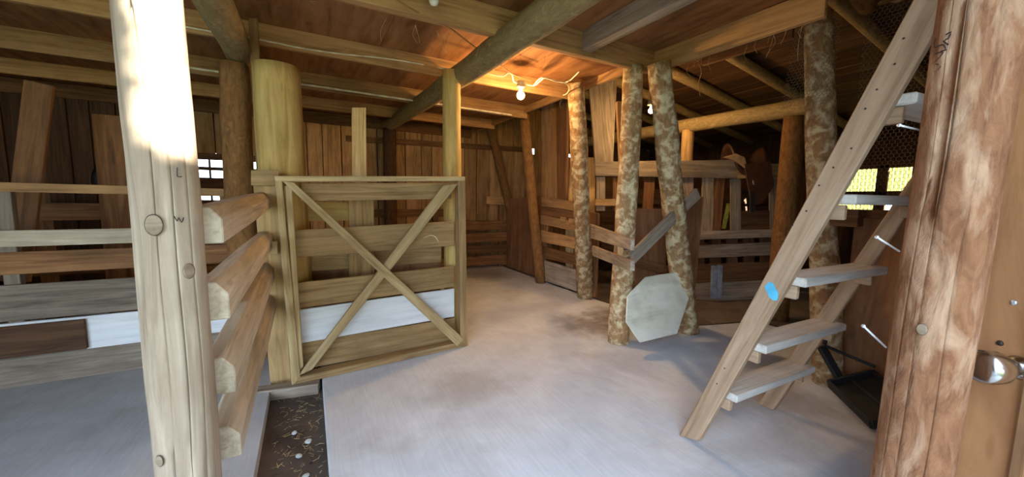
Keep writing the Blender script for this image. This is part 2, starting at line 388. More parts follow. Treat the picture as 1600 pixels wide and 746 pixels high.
# loft deck seen from below
ce = empty('ceiling', (0, 3.5, 2.8), 'underside of the plywood loft deck on its joists', 'ceiling', None, 'structure')
xs = [-4.3, -3.0, -1.8, -.58, .64, 1.86, 2.95]; ys = [-.25, 1.35, 2.64, 5.05, 7.15]
for i in range(len(xs)-1):
    for k in range(len(ys)-1):
        prism('deck_panel', [V((a, b, 2.80)) for a, b in ((xs[i]+.002, ys[k]+.002), (xs[i+1]-.002, ys[k]+.002), (xs[i+1]-.002, ys[k+1]-.002), (xs[i]+.002, ys[k+1]-.002))], V((0, 0, .018)), 'deck', ce, 0)
for y, zb in ((-.2, 2.6), (1.38, 2.62), (3.8, 2.63), (4.98, 2.62), (6.1, 2.64)):
    x1 = 2.95 if y > 2 else 1.0
    board('joist', (-4.3, y, (zb+2.8)/2), (x1, y, (zb+2.8)/2), 2.8-zb, .042, UP, 'joist', ce)
board('joist', (-4.3, 2.60, 2.68), (2.95, 2.60, 2.71), .2, .045, UP, 'joist', ce)
board('joist', (-4.3, 2.66, 2.62), (2.93, 2.66, 2.68), .09, .05, UP, 'joist', ce)
board('joist', (2.09, 2.57, 2.72), (2.13, 1.0, 2.72), .16, .09, UP, 'grey_wood', ce)
board('joist', (2.93, 2.6, 2.715), (3.02, 1.28, 2.715), .19, .045, UP, 'joist', ce)
board('joist', (2.91, 2.7, 2.745), (2.91, 7.1, 2.745), .09, .045, UP, 'joist', ce)
log('joist', (2.0, .98, 2.83), (3.66, 1.28, 2.86), .075, .075, 'bark_brown', ce)
board('joist', (3.05, 1.34, 2.93), (3.72, 1.14, 2.93), .2, .05, UP, 'joist', ce)
# lean-to roof with pole rafters
cr_ = empty('ceiling_lean_to', (5.5, 3.5, 3), 'dark sloping board roof of the lean-to on pole rafters', 'ceiling', None, 'structure')
RZ = lambda X: 3.46-.18*(X-4)
x = 2.6
while x < 8.3:
    wd = random.uniform(.18, .26)
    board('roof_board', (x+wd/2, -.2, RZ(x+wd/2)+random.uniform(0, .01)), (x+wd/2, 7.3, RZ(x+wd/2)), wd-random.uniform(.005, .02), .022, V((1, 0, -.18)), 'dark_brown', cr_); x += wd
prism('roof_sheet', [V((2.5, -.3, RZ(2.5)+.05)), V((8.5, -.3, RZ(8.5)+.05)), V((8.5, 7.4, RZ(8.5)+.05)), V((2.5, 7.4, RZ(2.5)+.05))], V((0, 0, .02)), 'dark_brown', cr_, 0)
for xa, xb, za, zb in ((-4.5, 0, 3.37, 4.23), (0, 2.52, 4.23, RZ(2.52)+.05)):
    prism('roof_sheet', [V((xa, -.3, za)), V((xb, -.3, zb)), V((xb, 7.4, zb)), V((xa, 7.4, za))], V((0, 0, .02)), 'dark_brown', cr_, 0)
for yy_, par_ in ((7.13, wb), (-.22, wf)):
    prism('gable_sheet', [V((-4.4, yy_, 2.8)), V((2.9, yy_, 2.8)), V((2.9, yy_, RZ(2.9))), V((0, yy_, 4.22)), V((-4.4, yy_, 3.38))], V((0, .015, 0)), 'brown', par_, 0)
prism('gable_sheet', [V((-4.31, -.2, 2.7)), V((-4.31, 7.1, 2.7)), V((-4.31, 7.1, 3.4)), V((-4.31, -.2, 3.4))], V((.015, 0, 0)), 'brown', wb, 0)
for y, r in ((1.75, .065), (2.95, .075), (3.75, .08), (4.55, .08), (5.4, .075), (6.3, .07)):
    log('rafter', (2.75, y+.1, RZ(2.75)-r-.02), (8.1, y-.1, RZ(8.1)-r-.02), r, r*.8, 'bark_grey', cr_, segs=16, bend=.01)
board('rafter', atD((1098, 96), 4.3), atD((1240, 52), 3.6), .1, .05, UP, 'brown', cr_)

# ================================================================== POSTS AND LOG BEAMS
def post(p0, p1, r0, r1, mat, label, name='log_post', cat='post', **k):
    return tag(log(name, p0, p1, r0, r1, mat, **k), label, cat)
LP = atD((297, 746), 1.17); LP.z = 0
fp = post((LP.x, LP.y, -.08), (LP.x-.01, LP.y, 2.62), .081, .0745, 'pale_peeled', 'pale peeled log post in the foreground, its upper part sunlit', sides=40, segs=60, rough=.035, bend=.006,
     cracks=((3.02, .012), (3.52, .012), (4.0, .005)), seed=3.3)
RP = atD((1415, 746), 1.05); RP.z = 0
rp = post((RP.x, RP.y, -.08), (RP.x+.074, RP.y-.018, 2.60), .080, .079, 'red_peeled', 'reddish peeled log door post with nails, at the right edge', sides=40, segs=60, rough=.03, bend=.006,
     cracks=((1.05, .012), (1.42, .010), (2.1, .008)), seed=8.1)
p360 = atY((376, 400), 3.7); post((p360.x, 3.7, -.02), (-.47, 3.7, 2.42), .112, .10, 'bark_brown', 'brown bark log post behind the rail fence', segs=24, rough=.08)
pf = atY((433, 300), 3.38)
post((-.155, 3.42, -.02), (-.175, 3.42, 2.37), .165, .158, 'yellow_peeled', 'thick yellow peeled log post with sawn-off top beside the gate', sides=28, segs=24, rough=.025, cracks=((5.0, .012),), bend=.004)
p704 = atY((705, 112), 3.47); pb = p704.copy()
post((pb.x+.02, pb.y, 0), p704, .092, .085, 'yellow_peeled', 'slim yellow peeled log post under the log beam', sides=18, segs=20, rough=.03, bend=.005)
post((1.27, 6.75, 0), (1.27, 6.75, 2.58), .11, .11, 'bark_dark', 'dark log post by the rear wall under the log beam end')
post((2.66, 2.62, 0), (2.70, 2.62, 2.64), .105, .088, 'bark_lichen', 'lichen-blotched log post behind the octagonal board', segs=26, rough=.09)
post((3.57, 2.51, -.02), atZ((1030, 98), 2.61), .115, .1, 'bark_lichen', 'leaning bark log post right of the octagonal board', segs=26, rough=.09)
post((3.48, 4.11, -.02), atZ((900, 128), 2.72), .115, .095, 'bark_lichen', 'leaning lichen log post beside the slatted stall gate', segs=26, rough=.09)
post((3.52, 1.24, -.02), (3.50, 1.53, 2.84), .10, .09, 'bark_lichen', 'lichen-covered bark log post behind the stairs', segs=28, rough=.1)
post((3.42, 5.2, 0), (3.04, 5.2, 2.72), .09, .08, 'bark_brown', 'leaning log post at the far end of the aisle')
post(atY((800, 340), 6.8), atY((763, 182), 6.8), .085, .08, 'bark_brown', 'slanting log brace against the rear wall', name='log_brace', cat='brace')
post((5.0, 2.33, -.02), (5.0, 2.33, 2.40), .12, .11, 'bark_brown', 'brown log post at the right end of the lean-to log beam')
post((5.0, 3.72, 0), (5.0, 3.72, 2.46), .085, .085, 'pine', 'short bright peeled post under the middle of the lean-to log beam')
post((5.0, 2.1, 2.50), (5.0, 6.9, 2.60), .10, .095, 'bark_grey', 'long log beam across the lean-to on posts', name='log_beam', cat='beam', segs=30)
post((1.40, .9, 2.56), (1.27, 7.0, 2.66), .105, .10, 'bark_grey', 'long grey log beam under the loft joists above the aisle', name='log_beam', cat='beam', segs=40, sides=20)
post((-.45, .9, 2.50), (-.47, 7.0, 2.51), .10, .10, 'bark_grey', 'dark log beam on top of the brown bark post', name='log_beam', cat='beam', segs=36)
PC = V((2.665, 2.62, 0)); lichen = bpy.data.objects['log_post.006']
def onpost(c, r):
    def f(p):
        d = ray(*p); o = CAM-V((c.x, c.y, 0)); A = d.x**2+d.y**2; B = 2*(o.x*d.x+o.y*d.y); Cc = o.x**2+o.y**2-r*r
        disc = max(B*B-4*A*Cc, 0); return CAM+d*((-B-math.sqrt(disc))/(2*A))
    return f
_f = onpost(PC, .106)
prism('peeled_patch', [_f(p) for p in ((964, 366), (974, 362), (977, 384), (972, 400), (965, 402))], V((.01, .012, 0)), 'pine', lichen, .002)
prism('metal_plate', [_f(p) for p in ((974, 380), (983, 380), (983, 391), (974, 391))], V((.012, .014, 0)), 'iron', lichen, .001)
# sawn uprights
def upright(p0, p1, wd, th, side, mat, label, name='upright_plank', cat='plank'):
    return tag(board(name, p0, p1, wd, th, side, mat), label, cat)
tag(qY('upright_plank', 3.42, ((550, 168), (572, 168), (575, 470), (551, 470)), .04, 'pine'), 'pale upright plank rising behind the top of the gate', 'plank')
a = atY((400, 30), 3.55); tag(qY('upright_plank', 3.60, ((388, 28), (402, 28), (418, 300), (402, 300)), .06, 'joist'), 'narrow upright stud between the bark post and the thick yellow post', 'plank')
tag(qX('upright_plank', 3.52, ((846, 150), (866, 150), (868, 312), (846, 312)), .05, 'joist'), 'left one of two wide upright planks above the slatted stall gate', 'plank')
tag(qX('upright_plank', 3.55, ((866, 150), (886, 148), (884, 316), (868, 312)), .05, 'brown'), 'right one of two wide upright planks above the slatted stall gate', 'plank')
tag(qD('upright_plank', 5.55, ((920, 124), (964, 126), (958, 256), (930, 256)), .06, 'grey_wood'), 'broad grey slab upright behind the leaning lichen post', 'plank')
tag(qD('upright_plank', 3.72, ((964, 158), (978, 158), (992, 440), (978, 440)), .06, 'joist'), 'slim brown upright fixed to the lichen post behind the octagonal board', 'plank')

# ================================================================== RAIL FENCE ON THE LEFT
rf = empty('rail_fence', (-.28, 2.3, 0), 'fence of four squared rails running back from the pale foreground post', 'fence')
for k, (na, fa, hh) in enumerate((((306, 331), (408, 300), .115), ((319, 448), (414, 360), .125), ((327, 563), (414, 412), .13), ((340, 670), (414, 469), .12))):
    X = -.29
    A = atX(na, X); B = atX(fa, X)
    A.y = 1.46+.02*k
    B.y = 3.28; A.z -= hh/2-(.012, .0, -.025, -.03)[k]; B.z -= hh/2
    bm = bmesh.new(); mw = frame(B-A, UP, A); L = (B-A).length
    # squared rail with its two upper edges hewn off
    prof = [(-.5*hh, -.05), (-.5*hh, .05), (.18*hh, .05), (.5*hh, .018), (.5*hh, -.03), (.2*hh, -.05)]
    r0 = [bm.verts.new((0, p, q)) for p, q in prof]
    mid = [bm.verts.new((L*.5, p*1.03+random.uniform(-.004, .004), q*1.03)) for p, q in prof]; r1 = [bm.verts.new((L, p*.95, q*.95)) for p, q in prof]
    n = len(prof)
    for a, b in ((r0, mid), (mid, r1)):
        for i in range(n): bm.faces.new((a[i], a[(i+1) % n], b[(i+1) % n], b[i]))
    bm.faces.new(r0[::-1]); bm.faces.new(r1)
    bmesh.ops.bevel(bm, geom=bm.edges[:], offset=.004, segments=1, affect='EDGES')
    link('rail', to_mesh('rail', bm), mw, rf, 'rail_wood')
board('fence_post', (-.235, 3.25, -.05), (-.27, 3.25, 1.5), .14, .09, EX, 'gate_plank', rf)
board('sill', (-.4, 3.12, -.03), (.02, 3.05, -.03), .08, .1, UP, 'grey_wood', rf)
qY('cross_board', 3.16, ((392, 266), (436, 266), (436, 290), (392, 290)), .03, 'gate_plank', rf)
qY('cross_board', 3.14, ((413, 378), (434, 377), (434, 397), (414, 398)), .05, 'gate_wood', rf)
qX('cross_board', -.34, ((360, 460), (410, 400), (412, 440), (362, 500)), .03, 'gate_wood', rf)

# ================================================================== LEFT STALL PARTITION
sp = empty('stall_partition', (-2.0, 3.95, 0), 'low wall of grey and white horizontal planks across the left stall', 'partition')
PY = 3.95
def hplank(y, z0, z1, xa, xb, mat, par, name='plank', th=.03, tilt=0):
    return prism(name, [V((xa, y, z1)), V((xb, y, z1+tilt)), V((xb, y, z0+tilt)), V((xa, y, z0))], V((0, th, 0)), mat, par)
hplank(PY, .0, .215, -4.2, -.42, 'grey_wood', sp)
hplank(PY+.01, .20, .47, -4.2, -.40, 'white_board', sp)
hplank(PY-.025, .225, .455, -4.2, -1.52, 'dark_brown', sp, th=.03)
hplank(PY, .50, .76, -4.2, -.42, 'grey_wood', sp, tilt=-.02)
hplank(PY+.02, .82, .98, -4.2, -.42, 'brown', sp)
hplank(PY+.0, 1.02, 1.135, -4.2, -.42, 'rail_wood', sp)
hplank(PY-.03, 1.43, 1.495, -4.2, -.45, 'joist', sp, 'top_rail', .06, -.04)
board('support_post', (-1.88, PY+.06, 0), (-1.87, PY+.06, 1.43), .08, .06, EX, 'grey_wood', sp)
board('support_post', (-.62, PY+.08, 0), (-.62, PY+.08, 1.43), .09, .08, EX, 'brown', sp)
board('support_post', (-3.6, PY+.08, 0), (-3.6, PY+.08, 1.43), .09, .08, EX, 'brown', sp)
# deeper in the left stall
sr = empty('stall_rail_fence', (-2.4, 5.6, 0), 'brown rail fence deep in the dim left stall', 'fence')
hplank(5.6, 1.12, 1.30, -4.2, -.7, 'brown', sr, 'rail'); hplank(5.6, .55, .75, -4.2, -.7, 'brown', sr, 'rail')
for xx in (-3.9, -2.4, -.8): board('fence_post', (xx, 5.66, 0), (xx, 5.66, 1.75), .1, .09, EX, 'brown', sr)
tag(board('slanting_plank', atY((24, 440), 4.5), atY((62, 130), 4.5), .16, .04, EX, 'brown'), 'slanting brown plank leaning in the dim left stall', 'plank')
_a = atY((168, 180), 5.0)
tag(board('upright_plank', (_a.x-.02, 5.0, 0), _a, .2, .04, EX, 'brown'), 'brown plank upright behind the top rail of the left stall', 'plank')
bm = bmesh.new()
ty = atY((176, 328), 5.2); R1, R2 = .17, .075
rg = []
for i in range(24):
    a = 2*math.pi*i/24
    rg.append([bm.verts.new(((R1+R2*math.cos(b)*.75)*math.cos(a), R2*math.sin(b), (R1+R2*math.cos(b)*.75)*math.sin(a))) for b in [2*math.pi*k/10 for k in range(10)]])
for i in range(24):
    for k in range(10): bm.faces.new((rg[i][k], rg[(i+1) % 24][k], rg[(i+1) % 24][(k+1) % 10], rg[i][(k+1) % 10]))
tag(link('tyre', to_mesh('tyre', bm, True), Matrix.Translation((ty.x, 5.48, 1.30+.235)) @ Matrix.Rotation(.5, 4, 'Z'), None, 'tyre'), 'black tyre standing on the rail deep in the left stall', 'tyre')

# ================================================================== GATE
gt = empty('gate', (.55, 3.14, 0), 'square wooden gate with an X brace standing open beside the aisle', 'gate')
gA, gB = 3.07, 3.20
def gy(px): return gA+(gB-gA)*(px-450)/(728-450)
def gq(name, c, th, mat, off=0):
    pts = [atY(p, gy(p[0])) for p in c]
    return prism(name, [p+V((0, off, 0)) for p in pts], V((0, th, 0)), mat, gt)
gq('stile', ((429, 276), (441, 282), (470, 597), (456, 603)), .10, 'gate_wood')
gq('stile', ((445, 290), (456, 290), (474, 575), (466, 585)), .05, 'gate_wood', .02)
gq('stile', ((716, 284), (727, 278), (731, 541), (720, 546)), .10, 'gate_plank')
gq('top_rail', ((428, 275), (727, 276), (727, 283), (430, 284)), .10, 'gate_wood')
gq('bottom_rail', ((466, 590), (724, 534), (731, 541), (457, 603)), .10, 'gate_plank')
gq('brace', ((694, 290), (717, 287), (488, 579), (465, 590)), .04, 'gate_wood', .01)
gq('brace', ((441, 283), (459, 285), (724, 529), (714, 541)), .035, 'gate_wood', -.012)
for c, m in ((((470, 286), (712, 285), (712, 311), (470, 315)), 'gate_plank'), (((458, 362), (716, 347), (716, 386), (460, 406)), 'gate_plank'),
             (((462, 447), (716, 419), (716, 452), (464, 489)), 'gate_plank'), (((464, 491), (716, 455), (716, 500), (468, 545)), 'white_board'),
             (((466, 545), (717, 502), (718, 538), (468, 588)), 'gate_plank')):
    gq('plank', c, .025, m, .102)
# chalk marks on the gate plank
def scribble(name, strokes, fn, r, mat, par, lab=None):
    bm = bmesh.new(); o = fn(strokes[0][0])
    for s in strokes: tube(name, [fn(p)-o for p in s], r, mat, closed_bm=bm, sides=4, smooth_n=2)
    return link(name, to_mesh(name, bm), Matrix.Translation(o), par, mat)
gfn = lambda p: atY(p, gy(p[0])+.100)
scribble('chalk_mark', [[(566, 361), (574, 360)], [(570, 361), (572, 374)], [(577, 366), (580, 374), (585, 366)], [(588, 366), (590, 377)], [(588, 368), (594, 370), (589, 373), (595, 377), (589, 379)]], gfn, .0022, 'chalk', gt)
scribble('chalk_mark', [[(662, 372), (672, 368), (680, 370), (685, 378)]], gfn, .004, 'chalk', gt)

# partition behind the gate
pg = empty('stall_partition', (.6, 3.5, 0), 'plank partition partly hidden behind the gate', 'partition')
hplank(3.50, .02, .98, -.1, .34, 'plywood', pg, 'panel', .02); hplank(3.50, .02, .98, .345, 1.12, 'plywood', pg, 'panel', .02)
hplank(3.47, 1.20, 1.36, -.1, .36, 'yellow_peeled', pg, 'plank', .03); hplank(3.475, .78, .95, -.1, 1.12, 'gate_plank', pg, 'plank', .025)
qY('upright', 3.40, ((545, 311), (584, 311), (586, 480), (545, 480)), .02, 'pine', pg)

# ================================================================== REAR OF THE AISLE
rs = empty('stall_partition', (3.3, 6.85, 0), 'brown horizontal plank stall front at the far end of the aisle', 'partition')
for z0, z1 in ((.06, .25), (.31, .47), (.53, .72), (.78, .96)): hplank(6.82, z0, z1, 2.0, 3.62, 'brown', rs, th=.03, tilt=random.uniform(-.02, .02))
for xx in (2.1, 3.5): board('support_post', (xx, 6.88, 0), (xx, 6.88, 1.28), .1, .07, EX, 'brown', rs)
hplank(6.84, 1.30, 1.46, 3.15, 3.62, 'wallboard', rs)
tag(prism('plywood_panel', [V((3.60, 6.8, 1.42)), V((3.60, 5.45, 1.45)), V((3.60, 5.45, 0)), V((3.60, 6.8, 0))], V((.025, 0, 0)), 'plywood'), 'brown plywood panel at the far end of the aisle beside the slatted gate', 'panel')
# slatted stall gate on the right of the aisle
sg = empty('stall_gate', (3.5, 4.8, 0), 'low brown slatted stall gate on the right of the aisle', 'gate')
GX = 3.46
def gslat(c, mat='brown', th=.028, x=GX): return qX('slat', x, c, th, mat, sg)
gslat(((846, 307), (914, 318), (914, 332), (846, 322)), 'joist')
gslat(((845, 336), (910, 349), (909, 364), (844, 350)), 'joist')
gslat(((845, 360), (909, 374), (909, 391), (845, 378)), 'joist')
gslat(((843, 384), (908, 401), (907, 417), (843, 402)))
gslat(((842, 404), (906, 424), (904, 457), (841, 436)), 'grey_wood')
gslat(((846, 322), (914, 333), (912, 347), (846, 336)), 'brown', .02, GX+.03)
for c in (((846, 320), (856, 322), (852, 430), (842, 430)), ((897, 330), (908, 332), (902, 452), (894, 450)), ((905, 330), (934, 333), (930, 465), (903, 462))): qX('stile', GX+.032, c, .04, 'brown', sg)
for p in ((880, 343), (893, 346)): board('latch_block', atX((p[0]-4, p[1]), GX-.01), atX((p[0]+4, p[1]+1), GX-.01), .09, .02, UP, 'joist', sg)
# plywood behind it
tag(prism('plywood_panel', [atD((884, 246), 5.9), atD((930, 246), 5.9), atD((930, 452), 5.9), atD((884, 452), 5.9)], FWD*.02, 'pine'), 'pale panel behind the leaning lichen post', 'panel')
# short rails from the leaning post to the lichen post
sh = empty('rail_pair', (3.1, 3.4, 0), 'two short dark rails joining the leaning lichen post to the post with the octagonal board', 'fence')
def two(name, a, za, b, zb, mat): return board(name, (a[0], a[1], za), (b[0], b[1], zb), .17, .03, UP, mat, sh)
qa = [V((3.38, 4.02, 0)), V((2.60, 2.72, 0))]
for (l0, l1, r1, r0) in (((921, 350), (985, 374), (985, 392), (921, 372)), ((925, 384), (985, 408), (985, 424), (925, 400))):
    def hit(p):
        d = ray(*p); t_ = (qa[1]-qa[0]).normalized(); nn = V((t_.y, -t_.x, 0)); return CAM+d*(((qa[0]-CAM).dot(nn))/d.dot(nn))
    prism('rail', [hit(l0), hit(l1), hit(r1), hit(r0)], V((.03, -.02, 0)), 'grey_wood', sh)

# boards between the two octagon posts
tag(prism('plywood_panel', [V((2.98, 2.85, 0)), V((3.55, 2.80, 0)), V((3.50, 2.80, 1.32)), V((2.98, 2.85, 1.32))], V((0, .02, 0)), 'plywood'), 'reddish plywood sheet between the octagonal board posts', 'panel')
tag(qY('cross_rail', 2.70, ((985, 402), (1062, 420), (1062, 436), (985, 414)), .04, 'brown'), 'low brown rail behind the octagonal board', 'rail')
tag(prism('plywood_panel', [V((3.62, 2.74, 1.36)), V((3.92, 2.66, 1.47)), V((3.88, 2.66, .42)), V((3.66, 2.74, .62))], V((.0, .02, 0)), 'plywood'), 'tilted plywood offcut right of the leaning bark post', 'panel')
dA, dB = atY((987, 404), 2.40), atY((1090, 302), 2.38)
tag(board('diagonal_brace', dA, dB, .115, .035, (dB-dA).cross(EY), 'grey_wood'), 'weathered grey plank slanting up right from the lichen post', 'brace')
# octagonal board leaning on the two posts
oc = [(1010, 434), (1060, 426), (1076, 448), (1078, 462), (1058, 522), (1000, 536), (979, 505), (981, 464)]
def opt(p):
    lo, n = V((3.0, 2.28, 0)), V((0, -1, .24)); d = ray(*p); return CAM+d*((lo-CAM).dot(n)/d.dot(n))
tag(prism('octagonal_board', [opt(p) for p in oc], V((0, .016, .004)), 'grey_ply', None, .002), 'pale weathered octagonal plywood board leaning on posts', 'board')

# ================================================================== RIGHT LEAN-TO STALL
sf = empty('stall_fence', FWD*5.4+RGT*2.5, 'tall stall fence of weathered rails and pickets in the lean-to', 'fence')
FD = 5.4
qD('top_rail', FD, ((930, 253), (1152, 250), (1152, 279), (930, 275)), .04, 'grey_wood', sf)
qD('top_rail', FD, ((1152, 254), (1242, 257), (1242, 280), (1152, 279)), .04, 'gate_plank', sf)
for c in (((932, 276), (946, 276), (946, 330), (932, 330)), ((958, 276), (972, 276), (972, 330), (958, 330)), ((1008, 275), (1024, 275), (1020, 330), (1004, 330)), ((1060, 275), (1084, 275), (1082, 372), (1062, 372)),
          ((1098, 275), (1116, 275), (1114, 364), (1096, 364)), ((1119, 275), (1133, 275), (1126, 364), (1112, 364)), ((1142, 278), (1158, 278), (1158, 372), (1142, 372)), ((1203, 278), (1215, 278), (1215, 380), (1203, 380))):
    qD('picket', FD+.045, c, .03, random.choice(('grey_wood', 'brown')), sf)
qD('rail', FD, ((930, 311), (962, 311), (962, 322), (930, 322)), .04, 'gate_plank', sf)
qD('rail', FD-.03, ((1088, 362), (1232, 358), (1232, 370), (1088, 375)), .05, 'grey_wood', sf)
qD('rail', FD, ((1088, 384), (1232, 378), (1232, 398), (1088, 404)), .03, 'grey_wood', sf)
qD('plank', FD+.05, ((1150, 330), (1235, 328), (1235, 360), (1150, 362)), .03, 'dark_brown', sf)
for k in range(6):
    x0 = 1084+k*26; qD('picket', FD+.04, ((x0, 372), (x0+17, 372), (x0+17, 420), (x0, 420)), .03, 'dark_brown', sf)
qD('plank', FD, ((1040, 416), (1236, 408), (1236, 436), (1040, 444)), .035, 'dark_brown', sf)
qD('plank', FD-.01, ((1040, 445), (1236, 437), (1236, 466), (1040, 474)), .035, 'grey_wood', sf)
tag(qD('metal_strip', FD-.14, ((1113, 416), (1121, 416), (1120, 467), (1111, 467)), .04, 'metal_stand'), 'left one of two blue-grey metal strips standing at the stall fence', 'metal strip')
tag(qD('metal_strip', FD-.14, ((1122, 415), (1130, 415), (1128, 466), (1121, 467)), .04, 'metal_stand'), 'right one of two blue-grey metal strips standing at the stall fence', 'metal strip')
tag(prism('yellow_strip', [atD((1136, 318), 5.62), atD((1143, 318), 5.62), atD((1134, 358), 5.62), atD((1128, 358), 5.62)], FWD*.02, 'yellow'), 'yellow strip leaning between the stall fence pickets', 'strip')
tag(prism('white_strip', [atD((1110, 322), 5.6), atD((1115, 322), 5.6), atD((1113, 356), 5.6), atD((1108, 356), 5.6)], FWD*.02, 'white_plastic'), 'white strip between the stall fence pickets', 'strip')
# rubble wall / far boards behind the lean-to fence
bf = empty('stall_partition', FWD*7+RGT*3, 'dark plank partition behind the lean-to stall fence', 'partition')
for k in range(4): qD('plank', 7.2, ((940, 296+k*28), (1300, 294+k*28), (1300, 318+k*28), (940, 320+k*28)), .03, 'dark_brown', bf)
# saddle on the top rail
sc_ = atD((1162, 252), FD)+FWD*.02
sad = empty('saddle', sc_, 'brown leather saddle slung over the stall fence top rail', 'saddle')
bm = bmesh.new(); rows = []
for i in range(15):
    u = -1+2*i/14; row = []
    for k in range(17):
        v_ = -1+2*k/16; a = v_*1.25
        top = .07+.11*max(0, u)**2+.16*max(0, -u)**3 - .02*math.cos(u*2.5)
        rr = .17+.04*math.sin(k*.9+i)*.2
        d = rr*math.sin(a)*1.05; z = top-(1-math.cos(a))*rr*1.35-abs(v_)**3*.12*(1-.4*u*u)
        row.append(bm.verts.new((u*.26*(1-.1*abs(v_)), d, z)))
    rows.append(row)
for i in range(14):
    for k in range(16): bm.faces.new((rows[i][k], rows[i+1][k], rows[i+1][k+1], rows[i][k+1]))
me = to_mesh('seat', bm, True); o = link('seat', me, Matrix.Translation(sc_) @ Matrix.Rotation(YAW, 4, 'Z'), sad, 'leather')
md = o.modifiers.new('thick', 'SOLIDIFY'); md.thickness = .025; md.offset = 0
qD('fleece', FD-.19, ((1130, 246), (1150, 240), (1164, 246), (1170, 268), (1160, 258), (1150, 252)), .03, 'sheepskin', sad)
qD('flap', FD-.19, ((1163, 256), (1204, 252), (1210, 290), (1192, 318), (1176, 322), (1170, 292)), .03, 'leather', sad)
qD('stirrup_strap', FD-.2, ((1172, 300), (1180, 300), (1180, 332), (1172, 332)), .015, 'black', sad)
qD('buckle', FD-.215, ((1176, 281), (1180, 281), (1181, 289), (1177, 289)), .008, 'steel', sad)

# plywood wall and chicken wire right of the stairs
pw = empty('plywood_wall', (3.6, .7, 0), 'brown plywood half wall behind the stairs', 'wall panel')
for (y0, y1, z1) in ((.18, .72, 1.29), (.725, 1.22, 1.31)):
    prism('panel', [V((3.62, y0, -.02)), V((3.62, y1, -.02)), V((3.62, y1, z1)), V((3.62, y0, z1))], V((.018, 0, 0)), 'plywood', pw, .002)
board('top_rail', (3.60, .18, 1.33), (3.60, 1.24, 1.33), .06, .05, UP, 'dark_brown', pw)
board('block', (3.42, 1.28, 1.30), (3.42, 1.12, 1.30), .12, .1, UP, 'dark_brown', pw)
def wiremesh(name, X, y0, y1, z0, z1, label, sag=0.0):
    bm = bmesh.new(); s = .016; W = s*math.sqrt(3); r = .0013
    def V3(y, z): return V((X+.02*noise.noise(V((y*3, z*3, 1)))+sag*math.sin((z-z0)*3), y, z))
    edges = set(); ny = int((y1-y0)/W)+1; nzr = int((z1-z0)/(1.5*s))+1
    for j in range(nzr):
        for i in range(ny):
            cy = y0+i*W+(W/2 if j % 2 else 0); cz = z0+j*1.5*s
            if noise.noise(V((cy*2.2, cz*2.2, 9))) < -.46: continue
            pts = [(round(cy+s*math.sin(a*math.pi/3), 4), round(cz+s*math.cos(a*math.pi/3), 4)) for a in range(6)]
            for a in range(6): edges.add(tuple(sorted((pts[a], pts[(a+1) % 6]))))
    for a, b in edges:
        A, B = V3(*a), V3(*b); t = (B-A).normalized(); u = t.cross(EX).normalized()*r
        q = [bm.verts.new(p+w_) for p in (A, B) for w_ in (u, -u*.5+EX*r, -u*.5-EX*r)]
        for k in range(3): bm.faces.new((q[k], q[(k+1) % 3], q[3+(k+1) % 3], q[3+k]))
    return tag(link(name, to_mesh(name, bm), Matrix(), None, 'wiremesh'), label, 'wire mesh')
wiremesh('chicken_wire', 3.62, .2, 1.26, 1.36, 2.84, 'rusty chicken wire stretched above the plywood half wall')
wiremesh('chicken_wire', 3.40, 1.38, 1.66, 2.18, 2.78, 'torn flap of chicken wire hanging left of the post behind the stairs', .06)
board('wire_header', (3.6, .18, 2.86), (3.6, 1.3, 2.86), .1, .05, UP, 'brown', pw)

# ================================================================== STAIRS
st = empty('open_stairs', (2.3, 1.3, 0), 'steep open wooden stairs up to the loft', 'stairs')
def ext(a, b, t): return (a[0]+(b[0]-a[0])*t, a[1]+(b[1]-a[1])*t)
SX = 1.90
lo0, lo1 = atX((1061, 682), SX), atX((1091, 690), SX); up0, up1 = atX((1426, 0), SX), atX((1488, 0), SX)
def toz(a, b, z): return a+(b-a)*((z-a.z)/(b.z-a.z))
prism('stringer', [lo0, lo1, toz(lo1, up1, 2.78), toz(lo0, up0, 2.78)], V((.04, 0, 0)), 'stringer', st, .005)
FX = 2.70
l0, l1 = atX((1183, 632), FX), atX((1208, 642), FX); u0, u1 = atX((1374, 350), FX), atX((1407, 350), FX)
prism('stringer', [l0, l1, toz(l1, u1, 2.78), toz(l0, u0, 2.78)], V((.04, 0, 0)), 'stringer', st, .005)
# treads: front edge line follows the stringer
for z in (.385, .70, 1.065, 1.44, 1.81, 2.2):
    def span(a0, b0, a1, b1): return sorted((toz(a0, b0, z-.02).y, toz(a1, b1, z-.02).y))
    n0, n1 = span(lo0, up0, lo1, up1); f0, f1 = span(l0, u0, l1, u1)
    pts = [V((SX+.042, min(n0-.03, n1-.155), z)), V((FX+.05, min(f0-.02, f1-.145), z)), V((FX+.05, f1+.005, z)), V((SX+.042, n1-.005, z))]
    prism('tread', pts, V((0, 0, -.042)), 'step', st, .006)
    for xx, yy in ((SX+.06, (n0+n1)/2-.03), (FX-.02, (f0+f1)/2-.03)): board('cleat', (xx, yy-.035, z-.075), (xx, yy+.04, z-.075), .062, .03, UP, 'stringer', st)
bm = bmesh.new(); bl = atX((1206, 456), SX-.001)
ed = []
for i in range(18):
    a = 2*math.pi*i/18; rr = 1+.25*noise.noise(V((math.cos(a)*1.5, math.sin(a)*1.5, 2)))
    ed.append(bm.verts.new((0, .026*rr*math.cos(a)+.012*math.sin(a), .040*rr*math.sin(a))))
bm.faces.new(ed); ex = bmesh.ops.extrude_face_region(bm, geom=bm.faces[:]); bmesh.ops.translate(bm, verts=[v for v in ex['geom'] if isinstance(v, bmesh.types.BMVert)], vec=(-.001, 0, 0))
tag(link('paint_spot', to_mesh('paint_spot', bm), Matrix.Translation(bl), st, 'blue'), 'sprayed light blue paint spot')
